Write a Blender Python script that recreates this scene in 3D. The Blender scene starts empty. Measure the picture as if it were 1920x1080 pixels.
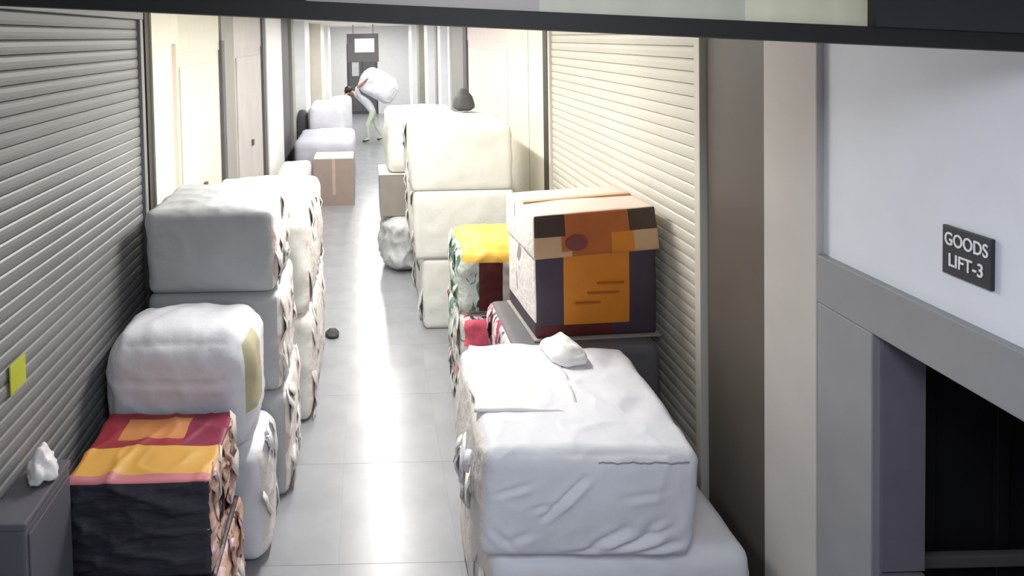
import bpy, bmesh, math, random
from mathutils import Vector, Matrix, noise

S = bpy.context.scene
COL = S.collection
PI = math.pi

# ---------------------------------------------------------------- camera, world, exposure
cam_d = bpy.data.cameras.new('camera')
cam = bpy.data.objects.new('camera', cam_d); COL.objects.link(cam); S.camera = cam
cam_d.sensor_width = 36.0
cam_d.lens = 1250.0 / 1920.0 * 36.0
cam_d.shift_x, cam_d.shift_y = 0.14271, -0.22206
cam_d.clip_start = 0.05
cam.matrix_world = Matrix.Translation((0, 0, 3.0)) @ Matrix.Rotation(PI/2 - math.radians(2.0), 4, 'X') @ Matrix.Rotation(math.radians(-1.3), 4, 'Z')

w = bpy.data.worlds.new('world'); S.world = w; w.use_nodes = True
w.node_tree.nodes['Background'].inputs[0].default_value = (0.80, 0.86, 1.0, 1)
w.node_tree.nodes['Background'].inputs[1].default_value = 0.25
S.view_settings.view_transform = 'Standard'
S.view_settings.look = 'None'
S.view_settings.gamma = 1.0
S.view_settings.use_curve_mapping = False
S.view_settings.exposure = 0.0
S.cycles.max_bounces = 8
S.cycles.diffuse_bounces = 5
S.cycles.glossy_bounces = 3
S.cycles.caustics_reflective = False
S.cycles.caustics_refractive = False
S.cycles.sample_clamp_indirect = 6.0

CEIL = 3.42
XL, XR = -1.60, 1.85
Y_END = 26.0
TUBE_POWER = [100, 54, 56, 64, 72, 80, 92, 130]      # corridor battens, near to far
TUBE_Y = [4.95, 7.1, 8.8, 11.2, 13.8, 16.6, 19.6, 23.0]
FILL_POWER = 48
TUBE_COLOUR = (1.0, 0.985, 0.945)
FILL_COLOUR = (0.86, 0.91, 1.0)

# ---------------------------------------------------------------- helpers
def lin(c):
    return tuple(((v/255.0)/12.92 if v/255.0 <= 0.04045 else ((v/255.0+0.055)/1.055)**2.4) for v in c) + (1.0,)

def mat(name, rgb, rough=0.6, metal=0.0, vary=0.06, scale=6.0, bump=0.0, bump_scale=40.0, spec=0.5, stretch=(1, 1, 1)):
    m = bpy.data.materials.new(name); m.use_nodes = True
    nt = m.node_tree; b = nt.nodes['Principled BSDF']
    b.inputs['Roughness'].default_value = rough
    b.inputs['Metallic'].default_value = metal
    b.inputs['Specular IOR Level'].default_value = spec
    tc = nt.nodes.new('ShaderNodeTexCoord'); mp = nt.nodes.new('ShaderNodeMapping')
    mp.inputs['Scale'].default_value = stretch
    nt.links.new(tc.outputs['Object'], mp.inputs['Vector'])
    n = nt.nodes.new('ShaderNodeTexNoise'); n.inputs['Scale'].default_value = scale; n.inputs['Detail'].default_value = 5
    nt.links.new(mp.outputs['Vector'], n.inputs['Vector'])
    r = nt.nodes.new('ShaderNodeValToRGB')
    c = lin(rgb)
    r.color_ramp.elements[0].position = 0.3; r.color_ramp.elements[1].position = 0.7
    r.color_ramp.elements[0].color = tuple(max(0, v*(1-vary)) for v in c[:3]) + (1,)
    r.color_ramp.elements[1].color = tuple(min(1, v*(1+vary)) for v in c[:3]) + (1,)
    nt.links.new(n.outputs['Fac'], r.inputs['Fac']); nt.links.new(r.outputs['Color'], b.inputs['Base Color'])
    if bump > 0:
        n2 = nt.nodes.new('ShaderNodeTexNoise'); n2.inputs['Scale'].default_value = bump_scale; n2.inputs['Detail'].default_value = 4
        nt.links.new(mp.outputs['Vector'], n2.inputs['Vector'])
        bp = nt.nodes.new('ShaderNodeBump'); bp.inputs['Strength'].default_value = bump; bp.inputs['Distance'].default_value = 0.02
        nt.links.new(n2.outputs['Fac'], bp.inputs['Height']); nt.links.new(bp.outputs['Normal'], b.inputs['Normal'])
    return m

def inked(name, rgb, inks, rough=0.55, scale=5.0, stretch=(1, 1, 0.45), thr=0.60, bump=0.5, distort=1.2):
    """woven cloth / film with printed or scrawled marks (flat print) in several inks"""
    m = mat(name, rgb, rough, vary=0.05, bump=bump, bump_scale=18)
    nt = m.node_tree; b = nt.nodes['Principled BSDF']
    src = b.inputs['Base Color'].links[0].from_socket
    tc = nt.nodes['Texture Coordinate']
    for i, ink in enumerate(inks):
        t = thr if not isinstance(ink, tuple) or len(ink) < 4 else ink[3]
        mp = nt.nodes.new('ShaderNodeMapping'); mp.inputs['Scale'].default_value = stretch
        mp.inputs['Location'].default_value = (3.1*i+1, 5.7*i, 2.3*i)
        nt.links.new(tc.outputs['Object'], mp.inputs['Vector'])
        n = nt.nodes.new('ShaderNodeTexNoise'); n.inputs['Scale'].default_value = scale
        n.inputs['Detail'].default_value = 3; n.inputs['Distortion'].default_value = distort
        nt.links.new(mp.outputs['Vector'], n.inputs['Vector'])
        rp = nt.nodes.new('ShaderNodeValToRGB')
        rp.color_ramp.elements[0].position = t; rp.color_ramp.elements[1].position = t+0.03
        rp.color_ramp.elements[0].color = (0, 0, 0, 1); rp.color_ramp.elements[1].color = (1, 1, 1, 1)
        nt.links.new(n.outputs['Fac'], rp.inputs['Fac'])
        mx = nt.nodes.new('ShaderNodeMix'); mx.data_type = 'RGBA'
        nt.links.new(rp.outputs['Color'], mx.inputs['Factor'])
        nt.links.new(src, mx.inputs['A']); mx.inputs['B'].default_value = lin(ink[:3])
        src = mx.outputs['Result']
    nt.links.new(src, b.inputs['Base Color'])
    return m

M = {}
M['floor'] = mat('floor_granite', (150, 152, 157), 0.25, vary=0.10, scale=3.0)
M['grout'] = mat('floor_grout', (140, 142, 147), 0.35)
M['ceil'] = mat('ceiling_paint', (225, 222, 214), 0.8)
M['cream'] = mat('cream_paint', (226, 221, 207), 0.55, vary=0.03)
M['cream_door'] = mat('cream_door', (214, 212, 198), 0.55, vary=0.03)
M['white'] = mat('white_paint', (226, 226, 226), 0.6, vary=0.03)
M['liftwall'] = mat('lift_wall_paint', (222, 226, 236), 0.6, vary=0.02)
M['pinkish'] = mat('pale_pink_paint', (226, 214, 210), 0.6, vary=0.03)
M['tan'] = mat('tan_paint', (190, 172, 150), 0.6)
M['grey_trim'] = mat('grey_trim', (150, 148, 142), 0.6)
M['dark_trim'] = mat('dark_rail', (58, 52, 46), 0.55)
M['darkgrey'] = mat('dark_grey_paint_and_shade', (92, 90, 94), 0.6)
M['brown'] = mat('brown_pillar', (88, 82, 76), 0.5, vary=0.08, scale=2)
M['offwhite'] = mat('off_white_pillar', (186, 181, 178), 0.55, vary=0.06, scale=2.5)
M['frame'] = mat('grey_stone_frame', (140, 141, 146), 0.45, vary=0.05)
M['reveal'] = mat('lilac_grey_stone', (118, 114, 126), 0.5, vary=0.06)
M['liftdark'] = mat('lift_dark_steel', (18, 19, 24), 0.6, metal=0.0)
M['bezel'] = mat('black_bezel', (12, 10, 10), 0.7)
M['board_grey'] = mat('grey_board', (150, 144, 142), 0.6)
M['board_beige'] = mat('beige_board', (172, 170, 156), 0.6, vary=0.06, scale=3, stretch=(4, 1, 0.1))
M['board_cream'] = mat('cream_board', (198, 196, 170), 0.6, vary=0.08, scale=3, stretch=(5, 1, 0.1))
M['board_black'] = mat('black_board', (26, 26, 30), 0.5)
M['slat_grey'] = mat('shutter_grey', (138, 139, 140), 0.45, metal=0.2, vary=0.05, scale=1.5)
M['slat_cream'] = mat('shutter_cream', (202, 199, 188), 0.45, vary=0.04, scale=1.5)
M['woven'] = mat('white_woven', (226, 227, 234), 0.6, vary=0.03, bump=0.25, bump_scale=12)
M['woven_warm'] = mat('white_woven_warm', (228, 229, 223), 0.6, vary=0.03, bump=0.25, bump_scale=12)
M['woven_grey'] = mat('grey_woven', (178, 180, 184), 0.65, vary=0.04, bump=0.2, bump_scale=14)
M['woven_lilac'] = mat('lilac_woven', (196, 197, 210), 0.65, vary=0.04, bump=0.2, bump_scale=14)
M['sheet'] = mat('white_sheet', (238, 235, 236), 0.5, vary=0.02, bump=0.2, bump_scale=9)
M['scrawl'] = inked('scrawled_woven', (226, 222, 218), [(60, 56, 62, 0.70), (150, 140, 150, 0.66)], scale=7)
M['scrawl_pink'] = inked('scrawled_pink_woven', (234, 226, 222), [(80, 72, 76, 0.70), (206, 184, 182, 0.64)], scale=7)
M['yellowish'] = mat('yellowed_woven', (188, 182, 150), 0.6, vary=0.06)
M['streak'] = inked('streaked_print', (214, 196, 196), [(170, 60, 84, 0.56), (40, 32, 38, 0.58), (232, 226, 226, 0.60)], scale=9, stretch=(1, 1.6, 0.35))
M['green_print'] = inked('green_print', (206, 214, 206), [(96, 140, 124, 0.54), (40, 62, 58, 0.63), (214, 222, 130, 0.66)], scale=7, stretch=(1, 1, 0.5))
M['maroon'] = mat('maroon_print', (84, 28, 26), 0.5, vary=0.25, scale=9)
M['yellow'] = mat('yellow_print', (246, 196, 88), 0.5, vary=0.08)
M['pinkprint'] = mat('pink_print', (226, 92, 116), 0.5, vary=0.2, scale=12)
M['blackfilm'] = mat('black_film', (46, 45, 55), 0.30, vary=0.25, scale=8, bump=0.9, bump_scale=5, stretch=(1, 1, 3))
M['blackfilm_plum'] = mat('plum_film', (52, 40, 50), 0.4, vary=0.2, scale=8, bump=0.5, bump_scale=9, stretch=(1, 1, 3))
M['peach'] = inked('peach_print', (206, 170, 150), [(96, 66, 60, 0.56), (226, 196, 204, 0.58), (60, 44, 48, 0.64)], scale=9, stretch=(1, 1, 0.45), rough=0.4)
M['lid_red'] = mat('lid_red', (150, 44, 54), 0.5, vary=0.12)
M['lid_maroon'] = mat('lid_maroon', (132, 34, 66), 0.5, vary=0.08)
M['lid_gold'] = mat('lid_gold', (216, 164, 78), 0.5, vary=0.08)
M['lid_ochre'] = mat('lid_ochre', (196, 128, 74), 0.5, vary=0.12)
M['lid_pink'] = mat('lid_pink', (196, 120, 128), 0.5, vary=0.08)
M['cardboard'] = mat('cardboard', (162, 146, 138), 0.75, vary=0.05)
M['cardboard_grey'] = mat('grey_cardboard', (150, 144, 136), 0.75, vary=0.05)
M['flap'] = mat('pale_flap', (222, 216, 208), 0.7)
M['ob_orange'] = mat('carton_orange', (208, 126, 30), 0.5, vary=0.08)
M['ob_dkorange'] = mat('carton_burnt_orange', (178, 96, 40), 0.5, vary=0.10)
M['ob_purple'] = mat('carton_purple', (64, 50, 66), 0.5, vary=0.12)
M['ob_brown'] = mat('carton_dark_brown', (66, 46, 38), 0.4, vary=0.1)
M['ob_tan'] = mat('carton_tan_tape', (196, 160, 122), 0.4, vary=0.06)
M['ob_lid'] = mat('carton_lid_beige', (212, 194, 182), 0.6, vary=0.05)
M['ob_logo'] = mat('carton_logo', (122, 62, 58), 0.5)
M['ob_line'] = mat('carton_print_line', (166, 88, 22), 0.5)
M['sign_black'] = mat('sign_black', (40, 44, 54), 0.4)
M['sign_white'] = mat('sign_white', (232, 234, 238), 0.5)
M['cabinet'] = mat('cabinet_grey', (98, 96, 106), 0.5, vary=0.06)
M['lampbody'] = mat('lamp_body', (230, 230, 230), 0.5)
M['skin'] = mat('skin', (150, 108, 84), 0.6)
M['hair'] = mat('hair', (40, 36, 38), 0.6)
M['shirt'] = mat('pale_shirt', (214, 214, 226), 0.8)
M['trouser'] = mat('pale_green_trousers', (196, 208, 186), 0.8)
M['seam'] = mat('grey_thread', (150, 150, 160), 0.8)
M['strapgrey'] = mat('strap_grey', (120, 118, 122), 0.5)
M['sticker'] = mat('yellow_green_sticker', (190, 196, 60), 0.5)
M['plastic_grey'] = mat('grey_plastic', (196, 198, 200), 0.4, vary=0.1, bump=0.5, bump_scale=12)
M['darkcloth'] = mat('dark_bag', (70, 68, 70), 0.7)
M['door_dark'] = mat('far_doorway', (84, 80, 84), 0.7)

def link(name, me, m=None, parent=None, loc=(0, 0, 0), rot=(0, 0, 0)):
    o = bpy.data.objects.new(name, me); COL.objects.link(o)
    if m is not None and not me.materials: me.materials.append(m)
    if parent is not None: o.parent = parent
    o.location = loc; o.rotation_euler = rot
    return o

def tag(o, label=None, cat=None, group=None, kind=None):
    if label: o['label'] = label
    if cat: o['category'] = cat
    if group: o['group'] = group
    if kind: o['kind'] = kind
    return o

def empty(name, loc=(0, 0, 0), rz=0.0):
    o = bpy.data.objects.new(name, None); COL.objects.link(o)
    o.location = loc; o.rotation_euler = (0, 0, rz); o.empty_display_size = 0.1
    return o

def boxes(name, lst, m, parent=None, bevel=0.0, loc=(0, 0, 0)):
    """one mesh from a list of (x0,x1,y0,y1,z0,z1)"""
    bm = bmesh.new()
    for (x0, x1, y0, y1, z0, z1) in lst:
        g = bmesh.ops.create_cube(bm, size=1.0)
        for v in g['verts']:
            v.co = Vector((x0+(v.co.x+.5)*(x1-x0), y0+(v.co.y+.5)*(y1-y0), z0+(v.co.z+.5)*(z1-z0)))
    if bevel > 0:
        bmesh.ops.bevel(bm, geom=bm.edges[:], offset=bevel, segments=2, affect='EDGES', profile=0.6)
    me = bpy.data.meshes.new(name); bm.to_mesh(me); bm.free()
    return link(name, me, m, parent, loc)

def tube_mesh(name, pts, r, sides=6, closed=False):
    verts, faces = [], []
    n = len(pts)
    for i, p in enumerate(pts):
        p = Vector(p)
        a = Vector(pts[max(0, i-1)]); b = Vector(pts[min(n-1, i+1)])
        t = (b-a).normalized()
        up = Vector((0, 0, 1)) if abs(t.z) < 0.9 else Vector((1, 0, 0))
        s = t.cross(up).normalized(); u = s.cross(t)
        for k in range(sides):
            an = 2*PI*k/sides
            verts.append(p + (s*math.cos(an)+u*math.sin(an))*r)
    for i in range(n-1):
        for k in range(sides):
            faces.append((i*sides+k, i*sides+(k+1) % sides, (i+1)*sides+(k+1) % sides, (i+1)*sides+k))
    faces.append(tuple(range(sides))[::-1]); faces.append(tuple((n-1)*sides+k for k in range(sides)))
    me = bpy.data.meshes.new(name); me.from_pydata([tuple(v) for v in verts], [], faces)
    return me

def ribbon_mesh(name, pts, width_vec, th=0.004, taper=True):
    """a thin crumpled flap with thickness following pts"""
    verts, faces = [], []
    n = len(pts); wv = Vector(width_vec)
    for i, p in enumerate(pts):
        p = Vector(p)
        k = 1.0 - 0.6*abs(i/(n-1)-0.4) if taper else 1.0
        a = Vector(pts[max(0, i-1)]); b = Vector(pts[min(n-1, i+1)])
        nn = (b-a).cross(wv)
        nn = nn.normalized()*th if nn.length > 1e-6 else Vector((th, 0, 0))
        for q in (p-wv*k-nn, p+wv*k-nn, p+wv*k+nn, p-wv*k+nn): verts.append(tuple(q))
    for i in range(n-1):
        for k in range(4):
            faces.append((4*i+k, 4*i+(k+1) % 4, 4*i+4+(k+1) % 4, 4*i+4+k))
    faces.append((3, 2, 1, 0)); faces.append(tuple(4*(n-1)+k for k in range(4)))
    me = bpy.data.meshes.new(name); me.from_pydata(verts, [], faces)
    return me

def nz(p, s, seed):
    return noise.noise(Vector((p[0]*s+seed*7.13, p[1]*s+seed*3.71, p[2]*s+seed*1.93)))

def soft_box(name, size, n=20, rad=0.06, puff=(0.02, 0.02, 0.03), amp=0.012, fs=3.0, wr=0.0, wr_s=(4, 4, 4), creases=(), seed=1,
             mats=None, paint=None, taper=0.0, lean=(0, 0), front_low=0.0, smooth=True, flat=False):
    """rounded, sagging block: origin at the centre of its base. creases: (face, u0,v0,u1,v1,width,depth) in 0..1 face coordinates"""
    hx, hy, hz = size[0]/2, size[1]/2, size[2]/2
    mx = max(size)
    nn = [max(5, int(round(n*s/mx))) for s in size]
    idx, verts, faces, fm = {}, [], [], []
    def face_uv(face, x, y, z):
        X, Y, Z = x/(2*hx)+.5, y/(2*hy)+.5, z/(2*hz)+.5
        return {'y-': (X, Z), 'y+': (1-X, Z), 'x-': (1-Y, Z), 'x+': (Y, Z), 'z+': (X, Y), 'z-': (X, Y)}[face]
    rx = min(rad, hx*.9, hy*.9, hz*.9)
    def pt(i, j, k):
        key = (i, j, k)
        if key in idx: return idx[key]
        q = Vector(((i/nn[0]*2-1)*hx, (j/nn[1]*2-1)*hy, (k/nn[2]*2-1)*hz))
        c = Vector((max(-hx+rx, min(hx-rx, q.x)), max(-hy+rx, min(hy-rx, q.y)), max(-hz+rx, min(hz-rx, q.z))))
        d = q-c
        nrm = d.normalized()
        p = c + nrm*rx
        u, v, ww = q.x/hx, q.y/hy, q.z/hz
        if abs(u) > .999: p.x += math.copysign(puff[0]*(1-v*v)*(1-ww*ww), u)
        if abs(v) > .999: p.y += math.copysign(puff[1]*(1-u*u)*(1-ww*ww), v)
        if ww > .999: p.z += puff[2]*(1-u*u)*(1-v*v)
        low = min(1.0, max(0.0, (ww+1)/0.25)) if hz > 0 else 1
        h = amp*(nz(q, fs, seed) + 0.5*nz(q, fs*2.3, seed+5))
        if wr:
            qq = (q.x*wr_s[0], q.y*wr_s[1], q.z*wr_s[2])
            r1 = 1-abs(nz(qq, 1.0, seed+11))*2.2
            r2 = 1-abs(nz(qq, 2.1, seed+17))*2.2
            h += wr*(max(0, r1)**3 + 0.5*max(0, r2)**3)
        for (fc, u0, v0, u1, v1, wd, dp) in creases:
            on = {'y-': v < -.85, 'y+': v > .85, 'x-': u < -.85, 'x+': u > .85, 'z+': ww > .85, 'z-': False}[fc]
            if not on: continue
            a, b = face_uv(fc, q.x, q.y, q.z)
            du, dv = u1-u0, v1-v0; L2 = du*du+dv*dv
            t = max(0, min(1, ((a-u0)*du+(b-v0)*dv)/L2))
            dist = math.hypot(a-(u0+t*du), b-(v0+t*dv))
            side = (a-u0)*dv-(b-v0)*du
            env = math.sin(PI*min(1, max(0, 0.08+0.84*t)))
            h += env*(-dp*math.exp(-(dist/wd)**2) + 0.8*dp*math.exp(-((dist-1.7*wd)/(1.2*wd))**2)*(1 if side > 0 else 0.4))
        if flat: low *= min(1.0, max(0.0, (1-ww)/0.25))
        p += nrm*h*low
        if ww < -.9: p.z = max(p.z, -hz)
        if flat and ww > .9: p.z = min(p.z, hz)
        t = (p.z+hz)/(2*hz)
        p.x *= 1-taper*t; p.y *= 1-taper*t
        p.x += lean[0]*t; p.y += lean[1]*t
        if front_low and v < 0: p.z -= front_low*(-v)**3*max(0, t-.3)
        idx[key] = len(verts); verts.append((p.x, p.y, p.z+hz))
        return idx[key]
    a, b, c = nn
    order = [('z-', [((i, j, 0), (i, j+1, 0), (i+1, j+1, 0), (i+1, j, 0)) for i in range(a) for j in range(b)]),
             ('z+', [((i, j, c), (i+1, j, c), (i+1, j+1, c), (i, j+1, c)) for i in range(a) for j in range(b)]),
             ('y-', [((i, 0, k), (i+1, 0, k), (i+1, 0, k+1), (i, 0, k+1)) for i in range(a) for k in range(c)]),
             ('y+', [((i, b, k), (i, b, k+1), (i+1, b, k+1), (i+1, b, k)) for i in range(a) for k in range(c)]),
             ('x-', [((0, j, k), (0, j, k+1), (0, j+1, k+1), (0, j+1, k)) for j in range(b) for k in range(c)]),
             ('x+', [((a, j, k), (a, j+1, k), (a, j+1, k+1), (a, j, k+1)) for j in range(b) for k in range(c)])]
    for face, qs in order:
        for qd in qs:
            faces.append([pt(*q) for q in qd])
            cx = sum(q[0] for q in qd)/4/a; cy = sum(q[1] for q in qd)/4/b; cz = sum(q[2] for q in qd)/4/c
            uv = {'y-': (cx, cz), 'y+': (1-cx, cz), 'x-': (1-cy, cz), 'x+': (cy, cz), 'z+': (cx, cy), 'z-': (cx, cy)}[face]
            fm.append(paint(face, uv[0], uv[1]) if paint else 0)
    me = bpy.data.meshes.new(name); me.from_pydata(verts, [], faces)
    for m in (mats or []): me.materials.append(m)
    me.polygons.foreach_set('material_index', fm)
    if smooth: me.polygons.foreach_set('use_smooth', [True]*len(faces))
    return me

def bale(name, box, label, cat='bale', group=None, rz=0.0, **kw):
    x0, x1, y0, y1, z0, z1 = box
    me = soft_box(name, (x1-x0, y1-y0, z1-z0), **kw)
    o = link(name, me, None, None, ((x0+x1)/2, (y0+y1)/2, z0), (0, 0, rz))
    return tag(o, label, cat, group)

def flaps(o, side, size, count, m, seed, zr=(0.1, 0.9), yr=(0.1, 0.9), length=0.16, off=0.012, wd=(0.03, 0.07), name='loose_flap'):
    """crumpled loose folds hanging on the aisle side of a bale (side = +1 / -1 along x)"""
    rnd = random.Random(seed)
    hx, hy, hz = size[0]/2, size[1]/2, size[2]
    for k in range(count):
        y = -hy + 2*hy*rnd.uniform(*yr); z = hz*rnd.uniform(*zr)
        pts = []
        L = length*rnd.uniform(.6, 1.5); sl = rnd.uniform(-.7, .7)
        for i in range(6):
            t = i/5
            bul = math.sin(PI*t)*rnd.uniform(.015, .045)
            pts.append((side*(hx+off*.4+bul*.8), y+sl*L*(t-.5)+rnd.uniform(-.012, .012), min(hz-.01, max(0.02, z+L*(.5-t)))))
        me = ribbon_mesh(name, pts, (-side*0.012, 1.5*rnd.uniform(*wd), rnd.uniform(-.05, .05)))
        me.polygons.foreach_set('use_smooth', [True]*len(me.polygons))
        link(name, me, m[k % len(m)], o)

def structure(name, lst, m, parent=None, bevel=0.0):
    return tag(boxes(name, lst, m, parent, bevel), kind='structure')

# ---------------------------------------------------------------- floor, ceiling, walls
floor = structure('floor', [(XL-.2, XR+.25, -2.0, Y_END+.2, -0.12, -0.0015)], M['grout'])
tile_me = {}
TW = (XR-XL)/5; TL = 0.90
rows = 16
bm = bmesh.new(); bmesh.ops.create_cube(bm, size=1.0)
for v in bm.verts: v.co = Vector((v.co.x*(TW-.0016), v.co.y*(TL-.0016), v.co.z*.008-.004))
bmesh.ops.bevel(bm, geom=[e for e in bm.edges if all(v.co.z > -.002 for v in e.verts)], offset=.0005, segments=1, affect='EDGES')
tile = bpy.data.meshes.new('tile'); bm.to_mesh(tile); bm.free(); tile.materials.append(M['floor'])
for r in range(rows):
    for c in range(5):
        link('tile', tile, None, floor, (XL+TW*(c+.5), 1.0+TL*(r+.5), 0))
y_t = 1.0+TL*rows
far_tiles = boxes('tile_field', [(XL, XR, y_t, Y_END, -.008, 0), (XL, XR, -2, 1.0, -.008, 0)], M['floor'], floor)
structure('ceiling', [(XL-.2, XR+.25, -2.0, Y_END+.2, CEIL, CEIL+.15)], M['ceil'])
structure('wall_left', [(XL-.25, XL-.06, -2.0, Y_END, 0, CEIL)], M['white'])
structure('wall_right', [(XR+.06, XR+.25, 3.05, Y_END, 0, CEIL), (XR, XR+.2, -2.0, 0.75, 0, CEIL), (XR, XR+.14, 0.75, 2.69, 2.07, CEIL)], M['liftwall'])
structure('wall_back', [(XL-.25, XR+.25, -2.2, -2.0, 0, CEIL)], M['white'])
structure('wall_end', [(XL-.25, -.75, Y_END, Y_END+.2, 0, CEIL), (.45, XR+.25, Y_END, Y_END+.2, 0, CEIL), (-.75, .45, Y_END, Y_END+.2, 2.75, CEIL)], M['white'])

TRIM = [0]
def seg(side, y0, y1, out, m, z0=0.0, z1=CEIL, bevel=0.0):
    TRIM[0] += 1
    if side < 0: b = (XL-.06, XL+out, y0, y1, z0, z1)
    else: b = (XR-out, XR+.06, y0, y1, z0, z1)
    return structure('trim_%d' % TRIM[0], [b], m, None, bevel)

# left side, near to far
seg(-1, 4.74, 4.84, .035, M['dark_trim'])
seg(-1, 4.84, 5.32, .05, M['cream'])
seg(-1, 5.32, 5.60, .005, M['tan'], 0, 2.98)
seg(-1, 5.32, 5.60, .03, M['cream'], 2.98, CEIL)
seg(-1, 7.28, 7.42, .03, M['darkgrey'], 0, 3.0)
seg(-1, 7.42, 8.1, .0, M['grey_trim'])
seg(-1, 10.2, 10.42, .03, M['darkgrey'])
seg(-1, 10.42, 12.3, .05, M['white'])
seg(-1, 12.3, 13.9, .0, M['darkgrey'])
seg(-1, 13.9, 14.4, .06, M['grey_trim'])
seg(-1, 15.2, 16.4, .22, M['white'])
seg(-1, 17.6, 18.1, .10, M['grey_trim'])
seg(-1, 19.4, 21.0, .30, M['cream'])
seg(-1, 22.0, 23.2, .38, M['white'])
# right side
seg(1, 2.69, 3.05, .03, M['offwhite'], bevel=.006)
seg(1, 3.05, 3.62, -.005, M['brown'])
seg(1, 6.70, 6.86, .03, M['dark_trim'])
seg(1, 6.86, 7.5, .02, M['cream'])
seg(1, 7.53, 8.6, .02, M['cream'])
seg(1, 12.1, 12.5, .03, M['darkgrey'])
seg(1, 12.5, 14.4, .0, M['grey_trim'])
seg(1, 14.4, 14.7, .04, M['white'])
seg(1, 15.6, 16.2, .10, M['white'])
seg(1, 16.9, 17.3, .06, M['grey_trim'])
seg(1, 18.2, 19.2, .16, M['white'])
seg(1, 20.4, 21.2, .22, M['grey_trim'])
seg(1, 22.4, 24.0, .30, M['white'])

DOOR = [0]
def door(side, y0, y1, m, locks=True):
    DOOR[0] += 1
    x = XL if side < 0 else XR
    s = 1 if side < 0 else -1
    d = structure('door_%d' % DOOR[0], [(min(x-s*.055, x-s*.01), max(x-s*.055, x-s*.01), y0, y1, 0, 2.9)], m)
    boxes('door_panel', [(min(x-s*.012, x+s*.006), max(x-s*.012, x+s*.006), y0+.12, y1-.12, .12, 2.78)], m, d, .004)
    if locks:
        h = boxes('lock', [(min(x, x+s*.035), max(x, x+s*.035), (y0+y1)/2-.04, (y0+y1)/2+.04, 1.55, 1.63)], M['darkgrey'], d, .006)
    structure('trim_%d' % (100+DOOR[0]), [(min(x-s*.055, x+s*.0), max(x-s*.055, x+s*.0), y0, y1, 2.9, CEIL)], m)
door(-1, 5.60, 7.28, M['cream_door'])
door(-1, 8.1, 10.2, M['offwhite'])
door(-1, 18.1, 19.4, M['offwhite'])
door(1, 8.6, 12.1, M['pinkish'])
door(1, 19.2, 20.4, M['cream_door'])

# far end doorway with a dark leaf and pale board
d = structure('door_6', [(-.75, .45, Y_END+.05, Y_END+.12, 0, 2.75)], M['door_dark'])
boxes('door_panel', [(-.68, -.18, Y_END+.03, Y_END+.05, .1, 2.65), (-.12, .38, Y_END+.03, Y_END+.05, .1, 2.65)], M['darkgrey'], d, .004)
boxes('pane', [(-.55, -.28, Y_END+.02, Y_END+.03, 1.5, 2.2)], M['plastic_grey'], d)

# rolling shutters: every slat its own part
def shutter(name, side, y0, y1, z1, m, pitch, label):
    x = XL if side < 0 else XR
    s = 1 if side < 0 else -1
    root = tag(empty(name, (x, (y0+y1)/2, 0)), label, 'shutter')
    L = y1-y0
    prof = [(-.006, 0), (.000, .003), (.005, pitch*.30), (.0065, pitch*.55), (.005, pitch*.85), (.0, pitch*.97), (-.006, pitch*.98)]
    vs, fs = [], []
    for y in (-L/2, L/2):
        for (dx, dz) in prof: vs.append((s*dx, y, dz))
    k = len(prof)
    for i in range(k-1):
        f = (i, i+1, k+i+1, k+i); fs.append(f if s < 0 else f[::-1])
    fs.append(tuple(range(k))); fs.append(tuple(range(k, 2*k))[::-1])
    me = bpy.data.meshes.new('slat'); me.from_pydata(vs, [], fs); me.materials.append(m)
    z = .10
    while z < z1:
        link('slat', me, None, root, (0, 0, z)); z += pitch
    boxes('bottom_bar', [(min(0, s*.03), max(0, s*.03), -L/2, L/2, 0.0, .10)], M['darkgrey'], root, .004)
    for yy in (-L/2-.03, L/2+.03):
        boxes('guide_rail', [(min(-s*.03, s*.03), max(-s*.03, s*.03), yy-.03, yy+.03, 0, z1)], m, root, .004)
    boxes('hood', [(min(-s*.05, s*.035), max(-s*.05, s*.035), -L/2-.06, L/2+.06, z, CEIL)], m, root, .004)
    return root
shutter('rolling_shutter', -1, 1.80, 4.66, 3.16, M['slat_grey'], .068, 'grey ribbed rolling shutter along the left wall beside the stacked cartons')
shutter('rolling_shutter', 1, 3.70, 6.62, 3.16, M['slat_cream'], .072, 'cream ribbed rolling shutter on the right wall behind the orange carton')

# ---------------------------------------------------------------- goods lift opening on the right
structure('trim_30', [(XR-.03, XR+.14, 0.75, 2.69, 1.88, 2.075)], M['frame'], None, .006)
structure('trim_31', [(XR-.03, XR+.14, 2.39, 2.685, 0, 1.88)], M['frame'], None, .006)
rv = structure('trim_32', [(XR+.0, XR+.155, 2.375, 2.392, .0, .985), (XR+.0, XR+.155, 2.375, 2.392, 1.0, 1.87)], M['reveal'])
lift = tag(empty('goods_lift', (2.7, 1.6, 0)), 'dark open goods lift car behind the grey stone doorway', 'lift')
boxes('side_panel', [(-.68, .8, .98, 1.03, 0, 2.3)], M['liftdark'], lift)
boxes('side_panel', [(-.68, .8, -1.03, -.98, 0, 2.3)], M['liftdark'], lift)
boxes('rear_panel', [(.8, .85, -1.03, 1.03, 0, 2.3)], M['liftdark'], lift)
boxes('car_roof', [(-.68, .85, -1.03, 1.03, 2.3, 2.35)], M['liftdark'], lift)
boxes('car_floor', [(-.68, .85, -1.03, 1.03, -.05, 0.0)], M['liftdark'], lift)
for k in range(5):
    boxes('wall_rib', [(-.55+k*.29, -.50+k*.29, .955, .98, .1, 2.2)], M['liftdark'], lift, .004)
boxes('handrail', [(-.6, .75, .90, .93, .9, .95)], M['darkgrey'], lift, .008)

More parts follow.
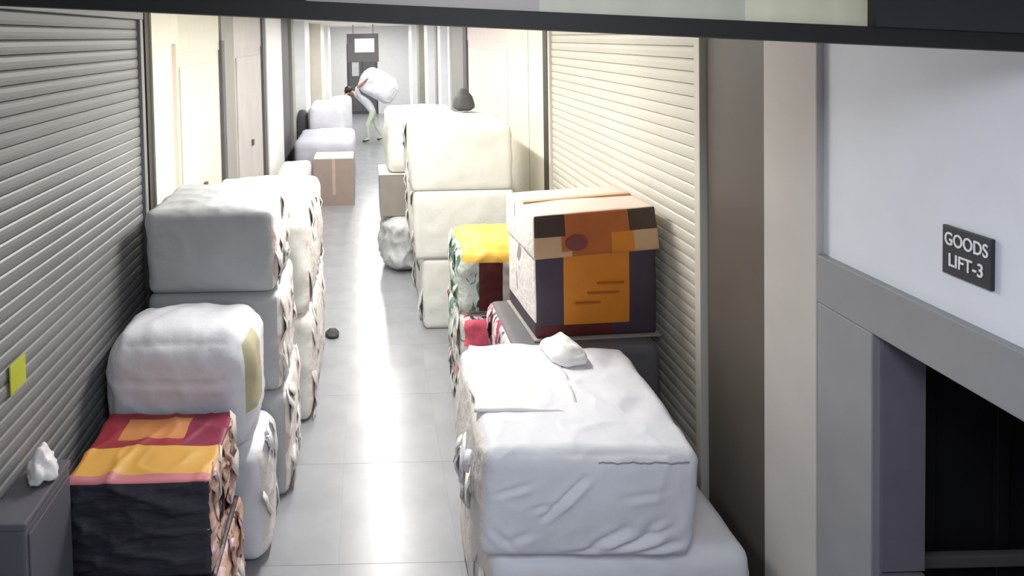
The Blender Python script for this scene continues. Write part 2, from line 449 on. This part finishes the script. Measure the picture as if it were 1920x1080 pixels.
sign = tag(boxes('lift_sign', [(XR-.012, XR-.0005, 1.95, 2.118, 2.205, 2.36)], M['sign_black'], None, .002), 'small black square sign with white lettering on the white lift wall', 'sign')
def text(body, size, loc, rot, m, parent, name='lettering', sx=1.0):
    cu = bpy.data.curves.new(name, 'FONT'); cu.body = body; cu.size = size; cu.align_x = 'CENTER'; cu.align_y = 'CENTER'
    cu.extrude = .0012; cu.offset = size*.012
    t = bpy.data.objects.new(name, cu); COL.objects.link(t)
    dg = bpy.context.evaluated_depsgraph_get()
    me = bpy.data.meshes.new_from_object(t.evaluated_get(dg))
    bpy.data.objects.remove(t)
    me.materials.clear()
    o = link(name, me, m, parent, loc, rot); o.scale = (sx, 1, 1)
    return o
ROT_R = (PI/2, 0, -PI/2)
text('GOODS', .058, (XR-.0135, 2.034, 2.318), ROT_R, M['sign_white'], sign, sx=.72)
text('LIFT-3', .058, (XR-.0135, 2.034, 2.252), ROT_R, M['sign_white'], sign, sx=.80)

# ---------------------------------------------------------------- black sloping beam made up from a monitor's edge, with added boards above
SL = -0.0678
def sloped(name, x0, x1, y0, y1, za, zb, m, flat_top=None):
    """za / zb: bottom and top height at x = 0; slopes along x"""
    vs = []
    for x in (x0, x1):
        zb_ = flat_top if flat_top else zb + SL*x
        vs += [(x, y0, za+SL*x), (x, y1, za+SL*x), (x, y1, zb_), (x, y0, zb_)]
    fs = [(0, 1, 2, 3), (7, 6, 5, 4), (0, 4, 5, 1), (1, 5, 6, 2), (2, 6, 7, 3), (3, 7, 4, 0)]
    me = bpy.data.meshes.new(name); me.from_pydata(vs, [], [f[::-1] for f in fs])
    return tag(link(name, me, m), kind='structure')
sloped('trim_33', XL, XR, 1.70, 1.82, 3.040, 3.086, M['bezel'])
sloped('trim_34', XL, -.15, 1.72, 1.80, 3.086, 0, M['bezel'], CEIL)
sloped('trim_35', -.15, .45, 1.72, 1.80, 3.086, 0, M['board_grey'], CEIL)
sloped('trim_36', .45, .98, 1.72, 1.80, 3.086, 0, M['board_beige'], CEIL)
sloped('trim_37', .98, 1.295, 1.72, 1.80, 3.086, 0, M['board_cream'], CEIL)
sloped('trim_38', 1.295, XR, 1.69, 1.80, 3.086, 0, M['board_black'], CEIL)

# ---------------------------------------------------------------- ceiling lights (out of frame, they light the corridor)
def batten(y, x, length, power, colour, label, group, wide=.15):
    t = tag(empty('ceiling_light', (x, y, CEIL)), label, 'ceiling light', group)
    boxes('housing', [(-wide/2-.02, wide/2+.02, -length/2-.03, length/2+.03, -.045, 0)], M['lampbody'], t, .006)
    ld = bpy.data.lights.new('lamp', 'AREA'); ld.shape = 'RECTANGLE'; ld.size = wide; ld.size_y = length
    ld.energy = power; ld.color = colour
    lo = bpy.data.objects.new('lamp', ld); COL.objects.link(lo); lo.parent = t; lo.location = (0, 0, -.055)
    return t
TUBE_OVER = ['above the tall left stack of grey fronted bales', 'above the long scrawled bales and tall right stack', 'above the small grey brown carton',
             'above the open brown carton in the aisle', 'above the flat greyish bale past the brown carton', 'above the far left pair of white bales',
             'above the person carrying a sack', 'just before the dark doorway at the corridor end']
for y, p, over in zip(TUBE_Y, TUBE_POWER, TUBE_OVER):
    batten(y, .12, 1.2 if y < 5 else 1.7 if y < 12 else 2.3, p, TUBE_COLOUR, 'white ceiling batten light '+over, 'corridor ceiling lights')
batten(0.55, .35, 1.0, FILL_POWER, FILL_COLOUR, 'added wide cool white fill light at the ceiling in front of the black beam', None, .8)  # unseen lamp put in to light the near end and the boards

# ---------------------------------------------------------------- LEFT SIDE
cab = tag(empty('floor_cabinet', (-1.49, 2.80, 0)), 'plain dark grey cabinet against the shutter, at the lower left corner', 'cabinet')
boxes('body', [(-.085, .085, -.20, .20, .06, 1.06)], M['cabinet'], cab, .012)
boxes('plinth', [(-.08, .08, -.18, .18, 0, .06)], M['darkgrey'], cab)
boxes('top_lip', [(-.09, .09, -.207, .207, 1.06, 1.09)], M['cabinet'], cab, .008)
boxes('door', [(.085, .094, -.18, .18, .10, 1.03)], M['cabinet'], cab, .004)
scrap = soft_box('plastic_scrap', (.10, .14, .11), n=14, rad=.05, amp=.03, fs=9, wr=.016, wr_s=(12, 12, 12), seed=42, mats=[M['sheet']], taper=.35)
tag(link('plastic_scrap', scrap, None, None, (-1.47, 2.88, 1.09)), 'crumpled white plastic scrap lying on top of the dark grey cabinet', 'scrap')
tag(boxes('shutter_sticker', [(XL+.012, XL+.019, 2.86, 2.99, 1.47, 1.60)], M['sticker'], None, .002), 'small yellow green sticker on the grey shutter, left edge', 'sticker')

# black wrapped cartons with a printed lid
def lid_paint(f, u, v):
    if f == 'x+': return 5
    if f in ('y-', 'y+', 'x-'):
        return 6
    if f == 'z+':
        if v < .10: return 4
        if v < .46: return 2 if (u > .04) else 3
        if u > .70: return 1
        if v < .56: return 0
        if u > .20 and v < .90: return 3
        return 0
    return 6
lidm = [M['lid_red'], M['lid_maroon'], M['lid_gold'], M['lid_ochre'], M['lid_pink'], M['peach'], M['blackfilm']]
c1 = bale('wrapped_carton', (-1.45, -.77, 3.02, 3.60, .506, .96), 'black film wrapped carton with red and gold printed lid, front left', 'carton',
          n=56, rad=.022, puff=(.006, .008, .004), amp=.008, fs=4, wr=.018, wr_s=(2.5, 2.5, 11), seed=3, mats=lidm, paint=lid_paint)
flaps(c1, 1, (.66, .58, .46), 9, [M['peach'], M['flap'], M['peach']], 5, length=.16, wd=(.02, .05), name='wrapping_fold')
def side_paint(f, u, v): return 1 if f == 'x+' else 0
c2 = bale('wrapped_carton', (-1.45, -.745, 3.03, 3.60, 0, .50), 'plum black wrapped carton under the red and gold lidded one', 'carton',
          flat=True, n=44, rad=.025, puff=(.006, .008, .0), amp=.008, fs=4, wr=.018, wr_s=(2.5, 2.5, 11), seed=8, mats=[M['blackfilm_plum'], M['peach']], paint=side_paint)
flaps(c2, 1, (.71, .56, .50), 7, [M['peach'], M['flap']], 6, length=.16, wd=(.02, .05), name='wrapping_fold')

def white_side(f, u, v):
    if f == 'x+': return 1
    return 0
# rounded white bale behind the black carton
b2 = bale('woven_bale', (-1.51, -.69, 3.66, 4.20, .666, 1.33), 'rounded white woven bale behind the red and gold lidded carton', 'bale',
          n=40, rad=.13, puff=(.02, .02, .05), amp=.014, fs=3, wr=.008, wr_s=(4, 4, 4), seed=12,
          creases=[('y-', .0, .66, 1.0, .64, .025, .010), ('y-', .60, .58, .95, .72, .03, .006), ('z+', .2, .3, .5, .8, .05, .010)], mats=[M['woven'], M['yellowish']], paint=lambda f, u, v: 1 if (f == 'x+' and u < .45 and v > .35) else 0)
b2b = bale('woven_bale', (-1.50, -.64, 3.70, 4.19, 0, .664), 'white woven bale standing on the floor beneath the rounded white bale', 'bale',
          flat=True, n=34, rad=.08, puff=(.03, .02, 0), amp=.016, fs=3, wr=.012, wr_s=(4, 6, 3), seed=13, mats=[M['woven'], M['scrawl']], paint=side_paint)
flaps(b2b, 1, (.85, .54, .665), 10, [M['woven'], M['sheet']], 9, length=.26)

# tall stack of three grey fronted bales
tall = [(-1.44, -.62, 4.24, 5.02, 1.366, 1.91, 'grey fronted white bale, topmost of the tall left stack'),
        (-1.45, -.60, 4.26, 5.02, .702, 1.364, 'middle white bale of the tall left stack, under the grey fronted one'),
        (-1.46, -.57, 4.26, 5.02, 0, .70, 'lowest white bale of the tall left stack, on the floor')]
for i, (x0, x1, y0, y1, z0, z1, lb) in enumerate(tall):
    o = bale('woven_bale', (x0, x1, y0, y1, z0, z1), lb, 'bale', 'tall left bale stack', n=40, flat=(i > 0), rad=.055, puff=(.03, .012, .025 if i == 0 else 0), amp=.012,
             fs=3, wr=.010, wr_s=(4, 6, 4), seed=20+i, mats=[M['woven_grey'], M['scrawl_pink']], paint=white_side)
    flaps(o, 1, (x1-x0, y1-y0, z1-z0), 12, [M['woven_warm'], M['scrawl_pink'], M['sheet']], 30+i, length=.20)
# lower stack behind it, whose aisle side shows
low = [(-1.46, -.50, 5.10, 6.70, .846, 1.62, 'long white scrawled bale behind the tall left stack, upper one'),
       (-1.46, -.49, 5.10, 6.72, 0, .844, 'long white scrawled bale behind the tall left stack, lower one on the floor')]
for i, (x0, x1, y0, y1, z0, z1, lb) in enumerate(low):
    o = bale('woven_bale', (x0, x1, y0, y1, z0, z1), lb, 'bale', 'long left bales', n=44, flat=(i > 0), rad=.07, puff=(.04, .012, .02 if i == 0 else 0), amp=.018,
             fs=2.5, wr=.014, wr_s=(4, 5, 3), seed=40+i, mats=[M['woven_warm'], M['scrawl_pink'], M['woven']], paint=white_side)
    flaps(o, 1, (x1-x0, y1-y0, z1-z0), 16, [M['woven_warm'], M['scrawl_pink'], M['sheet']], 50+i, length=.28, wd=(.04, .09))
tw = soft_box('cloth_twist', (.10, .12, .05), n=12, rad=.02, amp=.012, fs=12, seed=5, mats=[M['darkcloth']])
tag(link('cloth_twist', tw, None, None, (-.40, 6.62, 0)), 'small dark scrap of cloth on the floor by the left bales', 'scrap')

# open brown carton in the aisle
car = tag(empty('open_carton', (-.62, 12.2, 0)), 'brown cardboard carton with pale top flaps in the aisle, left side', 'carton')
boxes('carton_wall', [(-.36, .36, -.35, -.338, 0, .84), (-.36, .36, .338, .35, 0, .84), (-.36, -.348, -.338, .338, 0, .84), (.348, .36, -.338, .338, 0, .84), (-.348, .348, -.338, .338, 0, .012)], M['cardboard'], car)
for s_ in (-1, 1):
    me = bpy.data.meshes.new('flap')
    vs = [(-.35, s_*.345, .84), (.35, s_*.345, .84), (.35, s_*.02, .865), (-.35, s_*.02, .865)]
    vs += [(a, b, c+.008) for a, b, c in vs]
    me.from_pydata(vs, [], [(0, 1, 2, 3), (4, 5, 6, 7), (0, 1, 5, 4), (1, 2, 6, 5), (2, 3, 7, 6), (3, 0, 4, 7)])
    link('flap', me, M['flap'], car)
boxes('tape', [(-.03, .03, -.353, -.35, .2, .84)], M['tan'], car)
bale('woven_bale', (-1.45, -.98, 9.6, 11.4, 0, .92), 'pale tan bale between the left wall and the brown carton', 'bale', n=26, rad=.06, amp=.015, seed=60, mats=[M['flap']])
bale('woven_bale', (-1.42, -.28, 12.75, 14.6, 0, 1.02), 'flat greyish bale just beyond the brown carton', 'bale', n=26, rad=.10, puff=(.02, .02, .05), amp=.02, wr=.012, seed=61, mats=[M['woven_lilac']])
bale('woven_bale', (-1.30, -.45, 14.75, 16.3, 0, .78), 'lower white bale of the far left pair beyond the flat greyish one', 'bale', n=22, flat=True, rad=.09, amp=.02, seed=62, mats=[M['woven']])
bale('woven_bale', (-1.28, -.52, 14.80, 16.2, .782, 1.50), 'upper white bale of the far left pair beyond the flat greyish one', 'bale', n=22, rad=.09, puff=(.02, .02, .04), amp=.02, seed=63, mats=[M['woven']])
bale('dark_bundle', (-1.59, -1.37, 15.0, 15.4, 0, 1.35), 'dark bundle squeezed between the far left bales and wall', 'bundle', n=12, rad=.06, amp=.02, seed=64, mats=[M['darkcloth']])
bale('woven_bale', (-1.15, -.50, 20.5, 21.8, 0, 1.1), 'farthest pale bale on the left near the corridor end', 'bale', n=16, rad=.09, amp=.02, seed=65, mats=[M['woven']])

# ---------------------------------------------------------------- RIGHT SIDE
# front pair of big white bales
r_low = bale('woven_bale', (.50, 1.66, 2.86, 3.88, 0, .693), 'lower wide white bale at the front right, under the creased one', 'bale', n=56, flat=True, rad=.07, puff=(.02, .03, 0), amp=.014,
             fs=2.5, wr=.008, wr_s=(3, 3, 3), seed=70, mats=[M['woven'], M['scrawl']], paint=lambda f, u, v: 1 if f == 'x-' else 0,
             creases=[('y-', .55, .95, .95, .55, .03, .012)])
flaps(r_low, -1, (1.16, 1.02, .70), 7, [M['woven'], M['scrawl']], 71, length=.2)
r_top = bale('woven_bale', (.455, 1.40, 2.83, 3.86, .695, 1.16), 'big white creased bale on top at the front right, with a loose sheet over it', 'bale', n=96, rad=.06, puff=(.015, .03, .025), amp=.012,
             fs=2.5, wr=.006, wr_s=(3, 3, 3), seed=72, mats=[M['woven'], M['scrawl']], paint=lambda f, u, v: 1 if f == 'x-' else 0, rz=-.03, lean=(.05, .02),
             creases=[('y-', .28, .42, .46, .82, .018, .018), ('y-', .22, .50, .32, .56, .02, .008), ('y-', .50, .10, .66, .36, .03, .016),
                      ('y-', .58, .10, .86, .32, .028, .018), ('y-', .68, .05, .92, .18, .03, .016), ('y-', .12, .18, .25, .30, .03, .007),
                      ('y-', .40, .06, .56, .12, .03, .012), ('y-', .74, .22, .80, .42, .03, .010), ('y-', .05, .62, .22, .74, .02, .010), ('y-', .06, .30, .16, .12, .02, .012), ('y-', .62, .62, .82, .66, .03, .006), ('z+', .55, .75, .75, .92, .04, .012), ('z+', .70, .20, .92, .45, .05, .008), ('z+', .80, .70, .95, .95, .05, .016)])
link('seam', tube_mesh('seam', [(.06+.39*i/24, -.510+.003*math.sin(i*2.2), .434+.003*math.sin(i*.9)) for i in range(25)], .0035), M['seam'], r_top)
flaps(r_top, -1, (.95, 1.03, .46), 5, [M['woven'], M['scrawl']], 73, length=.14, wd=(.02, .05))
# loose folded sheet lying on the bale
def sheet_mesh(name, sx, sy, th, hfun, nx=26, ny=26):
    vs, fs = [], []
    for lay in (0, 1):
        for j in range(ny+1):
            for i in range(nx+1):
                u, v = i/nx, j/ny
                ed = .018*nz((u*5, v*5, 3), 1, 4)
                z = hfun(u, v)
                vs.append(((u-.5)*sx+ed, (v-.5)*sy+ed*.7, z+(th if lay else 0)))
    N = (nx+1)*(ny+1)
    for j in range(ny):
        for i in range(nx):
            a = j*(nx+1)+i
            fs.append((a+N, a+1+N, a+nx+2+N, a+nx+1+N)); fs.append((a, a+nx+1, a+nx+2, a+1))
    def rim(a, b): fs.append((a, b, b+N, a+N))
    for i in range(nx): rim(i, i+1); rim(ny*(nx+1)+i+1, ny*(nx+1)+i)
    for j in range(ny): rim((j+1)*(nx+1), j*(nx+1)); rim(j*(nx+1)+nx, (j+1)*(nx+1)+nx)
    me = bpy.data.meshes.new(name); me.from_pydata(vs, [], fs)
    me.polygons.foreach_set('use_smooth', [True]*len(fs))
    return me
sh = sheet_mesh('folded_sheet', .50, .66, .012, lambda u, v: .0 + .018*max(0, nz((u*3, v*3, 0), 1, 9))+.03*max(0, v-.55)*u+.006*abs(math.sin(v*9+u*3)))
tag(link('folded_sheet', sh, M['sheet'], None, (.77, 3.48, 1.168), (0, 0, -.10)), 'white folded plastic sheet lying loose on the creased front bale', 'sheet')
sh2 = soft_box('sheet_tuft', (.17, .26, .075), n=16, rad=.05, amp=.014, fs=7, wr=.012, wr_s=(7, 7, 7), seed=77, mats=[M['sheet']], taper=.1)
tag(link('sheet_tuft', sh2, None, None, (1.07, 3.70, 1.172), (0, 0, .3)), 'bunched white plastic tuft at the back of the creased front bale', 'scrap')

# support bales and the orange carton
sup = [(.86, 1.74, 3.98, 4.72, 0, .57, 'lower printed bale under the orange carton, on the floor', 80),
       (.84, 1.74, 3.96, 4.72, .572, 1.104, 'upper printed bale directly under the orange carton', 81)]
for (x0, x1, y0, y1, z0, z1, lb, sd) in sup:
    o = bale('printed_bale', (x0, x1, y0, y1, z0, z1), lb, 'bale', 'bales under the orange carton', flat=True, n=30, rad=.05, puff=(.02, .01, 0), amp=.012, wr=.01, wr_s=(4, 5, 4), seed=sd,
             mats=[M['darkgrey'], M['streak']], paint=lambda f, u, v: 1 if f == 'x-' else 0)  # dark grey front puts shadow into the cloth colour; aisle side is print
    flaps(o, -1, (x1-x0, y1-y0, z1-z0), 8, [M['streak'], M['flap'], M['streak']], sd+5, length=.2, wd=(.02, .05))
oc = tag(empty('printed_carton', (1.375, 4.37, 1.118), .06), 'orange and purple printed carton with a beige lid, on the right stack', 'carton')
W_, D_, H_ = .765, .60, .77
def oc_paint(f, u, v):
    if f == 'x-': return 6 if (v > .12) else 1
    if f == 'y-':
        if v < .10: return 4 if u < .62 else 1
        if .22 < u < .77: return 0
        return 1
    return 1
me = soft_box('body', (W_, D_, H_-.015), n=48, rad=.014, puff=(.008, .008, 0), amp=.004, fs=3, seed=90, mats=[M['ob_orange'], M['ob_purple'], M['ob_brown'], M['ob_tan'], M['maroon'], M['ob_lid'], M['scrawl']], paint=oc_paint, taper=.0)
link('body', me, None, oc, (0, 0, 0))
def lid_p(f, u, v):
    if f == 'z+': return 5
    if f == 'x-': return 6
    if f == 'y-':
        if v > .48: return 2 if (u < .25 or u > .76) else 7
        if u < .22 or u > .80: return 3
        if v < .16 and u < .30: return 3
        return 0 if u > .62 else 7
    return 5
me = soft_box('lid', (W_+.03, D_+.03, .27), n=60, rad=.014, puff=(.008, .008, .012), amp=.006, fs=3, seed=91, mats=[M['ob_orange'], M['ob_purple'], M['ob_brown'], M['ob_tan'], M['maroon'], M['ob_lid'], M['scrawl'], M['ob_dkorange']], paint=lid_p, taper=.035)
lid = link('lid', me, None, oc, (0, -.012, H_-.255), (0, -.045, 0))
bm = bmesh.new(); bmesh.ops.create_cone(bm, cap_ends=True, segments=24, radius1=.06, radius2=.06, depth=.006)
me = bpy.data.meshes.new('emblem'); bm.to_mesh(me); bm.free()
e_ = link('emblem', me, M['ob_logo'], lid, (-.13, -.326, .09), (PI/2, 0, 0)); e_.scale = (1.15, .8, 1)
for k, (zz, xa, xb) in enumerate([(.27, -.06, .14), (.33, .0, .17), (.21, -.14, .02)]):
    boxes('print_line', [(xa, xb, -.3165, -.309, zz, zz+.010)], M['ob_line'], oc)
boxes('tape', [(-.36, .36, -.022, .022, .270, .286)], M['ob_tan'], lid)
boxes('board', [(-.40, .40, -.32, .31, -.012, .0)], M['cardboard_grey'], oc)

# colourful printed bales in front of the tall white stack
def cp(f, u, v):
    if f == 'z+': return 1
    if f == 'x-': return 3
    if f == 'y-':
        if v > .80: return 1
        if u < .16: return 3
        if u < .37: return 2
        return 5
    return 0
o = bale('printed_bale', (.70, 1.60, 5.15, 5.80, .80, 1.33), 'yellow topped maroon printed bale left of the orange carton', 'bale', n=44, rad=.08, puff=(.02, .02, .05), amp=.02, wr=.014, wr_s=(5, 5, 4), seed=100,
         mats=[M['woven_warm'], M['yellow'], M['maroon'], M['green_print'], M['pinkprint'], M['flap']], paint=cp)
flaps(o, -1, (.90, .65, .53), 6, [M['green_print'], M['woven_warm'], M['green_print']], 101, length=.22)
o = bale('printed_bale', (.70, 1.62, 5.12, 5.90, 0, .797), 'pink and dark streaked printed bale on the floor below the yellow topped one', 'bale', n=40, flat=True, rad=.08, puff=(.03, .02, 0), amp=.02, wr=.014, wr_s=(5, 5, 4), seed=103,
         mats=[M['streak'], M['pinkprint'], M['green_print']], paint=lambda f, u, v: 1 if (f == 'y-' and v > .72) else (2 if (f == 'x-' and v > .45) else 0))
flaps(o, -1, (.92, .78, .80), 8, [M['streak'], M['woven_warm'], M['green_print']], 104, length=.24)

# tall white stack
tw_ = [(.44, 1.46, 6.72, 8.15, 1.422, 2.07, 'topmost pale white bale of the tall right stack', 110),
       (.46, 1.47, 6.70, 8.15, .727, 1.42, 'middle pale white bale of the tall right stack', 111),
       (.54, 1.48, 6.72, 8.15, 0, .725, 'lowest pale white bale of the tall right stack, on the floor', 112)]
for i, (x0, x1, y0, y1, z0, z1, lb, sd) in enumerate(tw_):
    o = bale('woven_bale', (x0, x1, y0, y1, z0, z1), lb, 'bale', 'tall right bale stack', n=36, flat=(i > 0), rad=.03, puff=(.012, .008, .03 if i == 0 else 0), amp=.012, wr=.008, wr_s=(3, 3, 3), seed=sd,
             mats=[M['woven_warm'], M['scrawl'], M['woven_warm']], paint=lambda f, u, v: 1 if f == 'x-' and v < .4 else 0)
    flaps(o, -1, (x1-x0, y1-y0, z1-z0), 5, [M['woven_warm'], M['sheet']], sd+7, length=.24)
bale('dark_bag', (1.02, 1.27, 7.75, 8.0, 2.105, 2.33), 'small dark bag sitting on top of the tall right stack', 'bag', n=16, rad=.08, puff=(.02, .02, .04), amp=.02, seed=120, mats=[M['darkcloth']], taper=.35)

# beyond: grey carton on a sagging bag, white bale on it
bale('plastic_sack', (.20, .96, 8.35, 9.1, 0, .698), 'crumpled grey plastic sack on the floor under the grey carton', 'sack', flat=True, n=30, rad=.16, puff=(.05, .05, 0), amp=.05, fs=4, wr=.03, wr_s=(6, 6, 5), seed=121, mats=[M['plastic_grey']])
gc = tag(empty('grey_carton', (.56, 8.8, .70)), 'small grey brown carton on the plastic sack, beside the tall right stack', 'carton')
boxes('body', [(-.42, .42, -.33, .33, 0, .53)], M['cardboard_grey'], gc, .006)
boxes('top_flap', [(-.425, .425, -.335, -.005, .532, .542), (-.425, .425, .005, .335, .532, .542)], M['flap'], gc, .002)
boxes('tape', [(-.43, .43, -.03, .03, .542, .546)], M['tan'], gc)
bale('woven_bale', (.26, 1.20, 8.5, 9.9, 1.246, 1.98), 'off white bale resting on the small grey brown carton', 'bale', n=26, rad=.08, puff=(.02, .02, .04), amp=.02, wr=.012, seed=122, mats=[M['woven_warm']])
bale('woven_bale', (1.12, 1.74, 8.5, 9.9, 0, 1.24), 'white bale on the floor behind the tall right stack', 'bale', n=22, flat=True, rad=.08, amp=.02, seed=123, mats=[M['woven_warm']])
bale('woven_bale', (.62, 1.60, 11.8, 13.0, 0, 1.1), 'pale bale beyond the grey carton on the right', 'bale', n=20, rad=.08, amp=.02, seed=124, mats=[M['woven']])

# ---------------------------------------------------------------- porter at the far end, bent under a white sack
PX_, PY_ = .0, 19.0
person = tag(empty('person', (PX_, PY_, 0)), 'person in pale clothes bent forward under a white sack, far down the corridor', 'person')
def skin_mesh(name, verts, edges, radii, subdiv=2, root=0):
    me = bpy.data.meshes.new(name); me.from_pydata(verts, edges, [])
    o = bpy.data.objects.new(name, me); COL.objects.link(o)
    md = o.modifiers.new('s', 'SKIN'); md.use_smooth_shade = True
    for i, r in enumerate(radii):
        sv = me.skin_vertices[0].data[i]; sv.radius = r if isinstance(r, tuple) else (r, r); sv.use_root = (i == root)
    sb = o.modifiers.new('b', 'SUBSURF'); sb.levels = sb.render_levels = subdiv
    dg = bpy.context.evaluated_depsgraph_get()
    out = bpy.data.meshes.new_from_object(o.evaluated_get(dg))
    bpy.data.objects.remove(o)
    return out
V = [(.18, 0, .92), (.05, 0, 1.10), (-.14, 0, 1.27), (-.30, 0, 1.37), (-.38, -.01, 1.41), (-.50, -.03, 1.44),      # 0 pelvis .. 5 head centre
     (.17, -.11, .86), (.00, -.13, .48), (.04, -.13, .10), (-.15, -.14, .04),                                        # near leg
     (.17, .11, .86), (.24, .12, .47), (.44, .12, .12), (.27, .13, .04),                                             # far leg
     (-.20, -.19, 1.31), (-.30, -.33, 1.52), (-.12, -.37, 1.70), (-.05, -.36, 1.76),                                 # near arm
     (-.20, .19, 1.31), (-.30, .33, 1.52), (-.12, .37, 1.70), (-.05, .36, 1.76)]                                     # far arm
E_ = [(0, 1), (1, 2), (2, 3), (3, 4), (4, 5), (0, 6), (6, 7), (7, 8), (8, 9), (0, 10), (10, 11), (11, 12), (12, 13),
      (2, 14), (14, 15), (15, 16), (16, 17), (2, 18), (18, 19), (19, 20), (20, 21)]
Rr = [.15, .14, .155, .075, .062, .10, .095, .066, .046, .04, .095, .066, .046, .04, .07, .05, .036, .034, .07, .05, .036, .034]
body = skin_mesh('body', V, E_, Rr, 2)
for mm in (M['shirt'], M['trouser'], M['skin'], M['darkcloth']): body.materials.append(mm)
for p in body.polygons:
    c = p.center
    if c.z < .09: k = 3
    elif c.z < .95 and c.x > -.3: k = 1
    elif c.x < -.36 and abs(c.y) < .16 and c.z < 1.62: k = 2
    elif abs(c.y) > .30 and c.z > 1.58: k = 2
    else: k = 0
    p.material_index = k
link('body', body, None, person)
for s_ in (-1, 1):       # hands: palm with four unequal curled fingers and a thumb
    hv = [(0, 0, 0), (.04, 0, .05)]
    he = [(0, 1)]; hr = [.026, .036]
    for q, (dy, ln) in enumerate([(-.030, .055), (-.010, .066), (.011, .062), (.031, .048)]):
        b0 = len(hv)
        hv += [(.055, dy, .075), (.065+ln*.5, dy-s_*-.0, .085+ln*.3), (.06+ln, dy, .07+ln*.1)]
        he += [(1, b0), (b0, b0+1), (b0+1, b0+2)]; hr += [.0105, .0095, .008]
    b0 = len(hv)
    hv += [(.03, -.045, .03), (.06, -.065, .045)]; he += [(0, b0), (b0, b0+1)]; hr += [.012, .009]
    hm = skin_mesh('hand', hv, he, hr, 1)
    link('hand', hm, M['skin'], person, (-.06, s_*.36, 1.745))
hd = soft_box('hair', (.21, .19, .17), n=14, rad=.085, amp=.006, fs=12, seed=3, mats=[M['hair']])
link('hair', hd, None, person, (-.475, -.03, 1.44), (0, -.55, 0))
for s_ in (-1, 1):
    em = soft_box('eye', (.024, .024, .018), n=6, rad=.009, puff=(0, 0, 0), amp=0, mats=[M['hair']])
    link('eye', em, None, person, (-.595, -.03+s_*.034, 1.425))
    er = soft_box('ear', (.05, .022, .065), n=6, rad=.01, puff=(0, 0, 0), amp=0, mats=[M['skin']])
    link('ear', er, None, person, (-.50, -.03+s_*.10, 1.39), (0, -.4, 0))
ns = soft_box('nose', (.04, .03, .045), n=6, rad=.013, puff=(0, 0, 0), amp=0, mats=[M['skin']], taper=.3)
link('nose', ns, None, person, (-.612, -.03, 1.385))
mo = soft_box('mouth', (.012, .05, .012), n=6, rad=.005, puff=(0, 0, 0), amp=0, mats=[M['maroon']])
link('mouth', mo, None, person, (-.592, -.03, 1.355))
sk = soft_box('white_sack', (1.02, .66, .72), n=30, rad=.20, puff=(.04, .03, .05), amp=.03, fs=3, wr=.02, wr_s=(4, 4, 4), seed=130, mats=[M['woven']])
so = link('white_sack', sk, None, None, (PX_+.17, PY_, 1.285), (0, .52, 0))
tag(so, 'bulky white sack carried on the back of the bent person', 'sack')
# hanging pale board and dark box at the far end
hb = tag(empty('hanging_board', (-.10, 21.5, 2.62)), 'pale hanging board in a dark frame above the bent person', 'sign')
boxes('frame', [(-.50, .52, 0, .05, -.42, .50)], M['door_dark'], hb, .01)
boxes('face', [(-.25, .38, -.012, 0, -.10, .34)], M['white'], hb, .004)
for s_ in (-.3, .35):
    link('hanger', tube_mesh('hanger', [(s_, .025, .5), (s_, .025, CEIL-2.62)], .012), M['darkgrey'], hb)
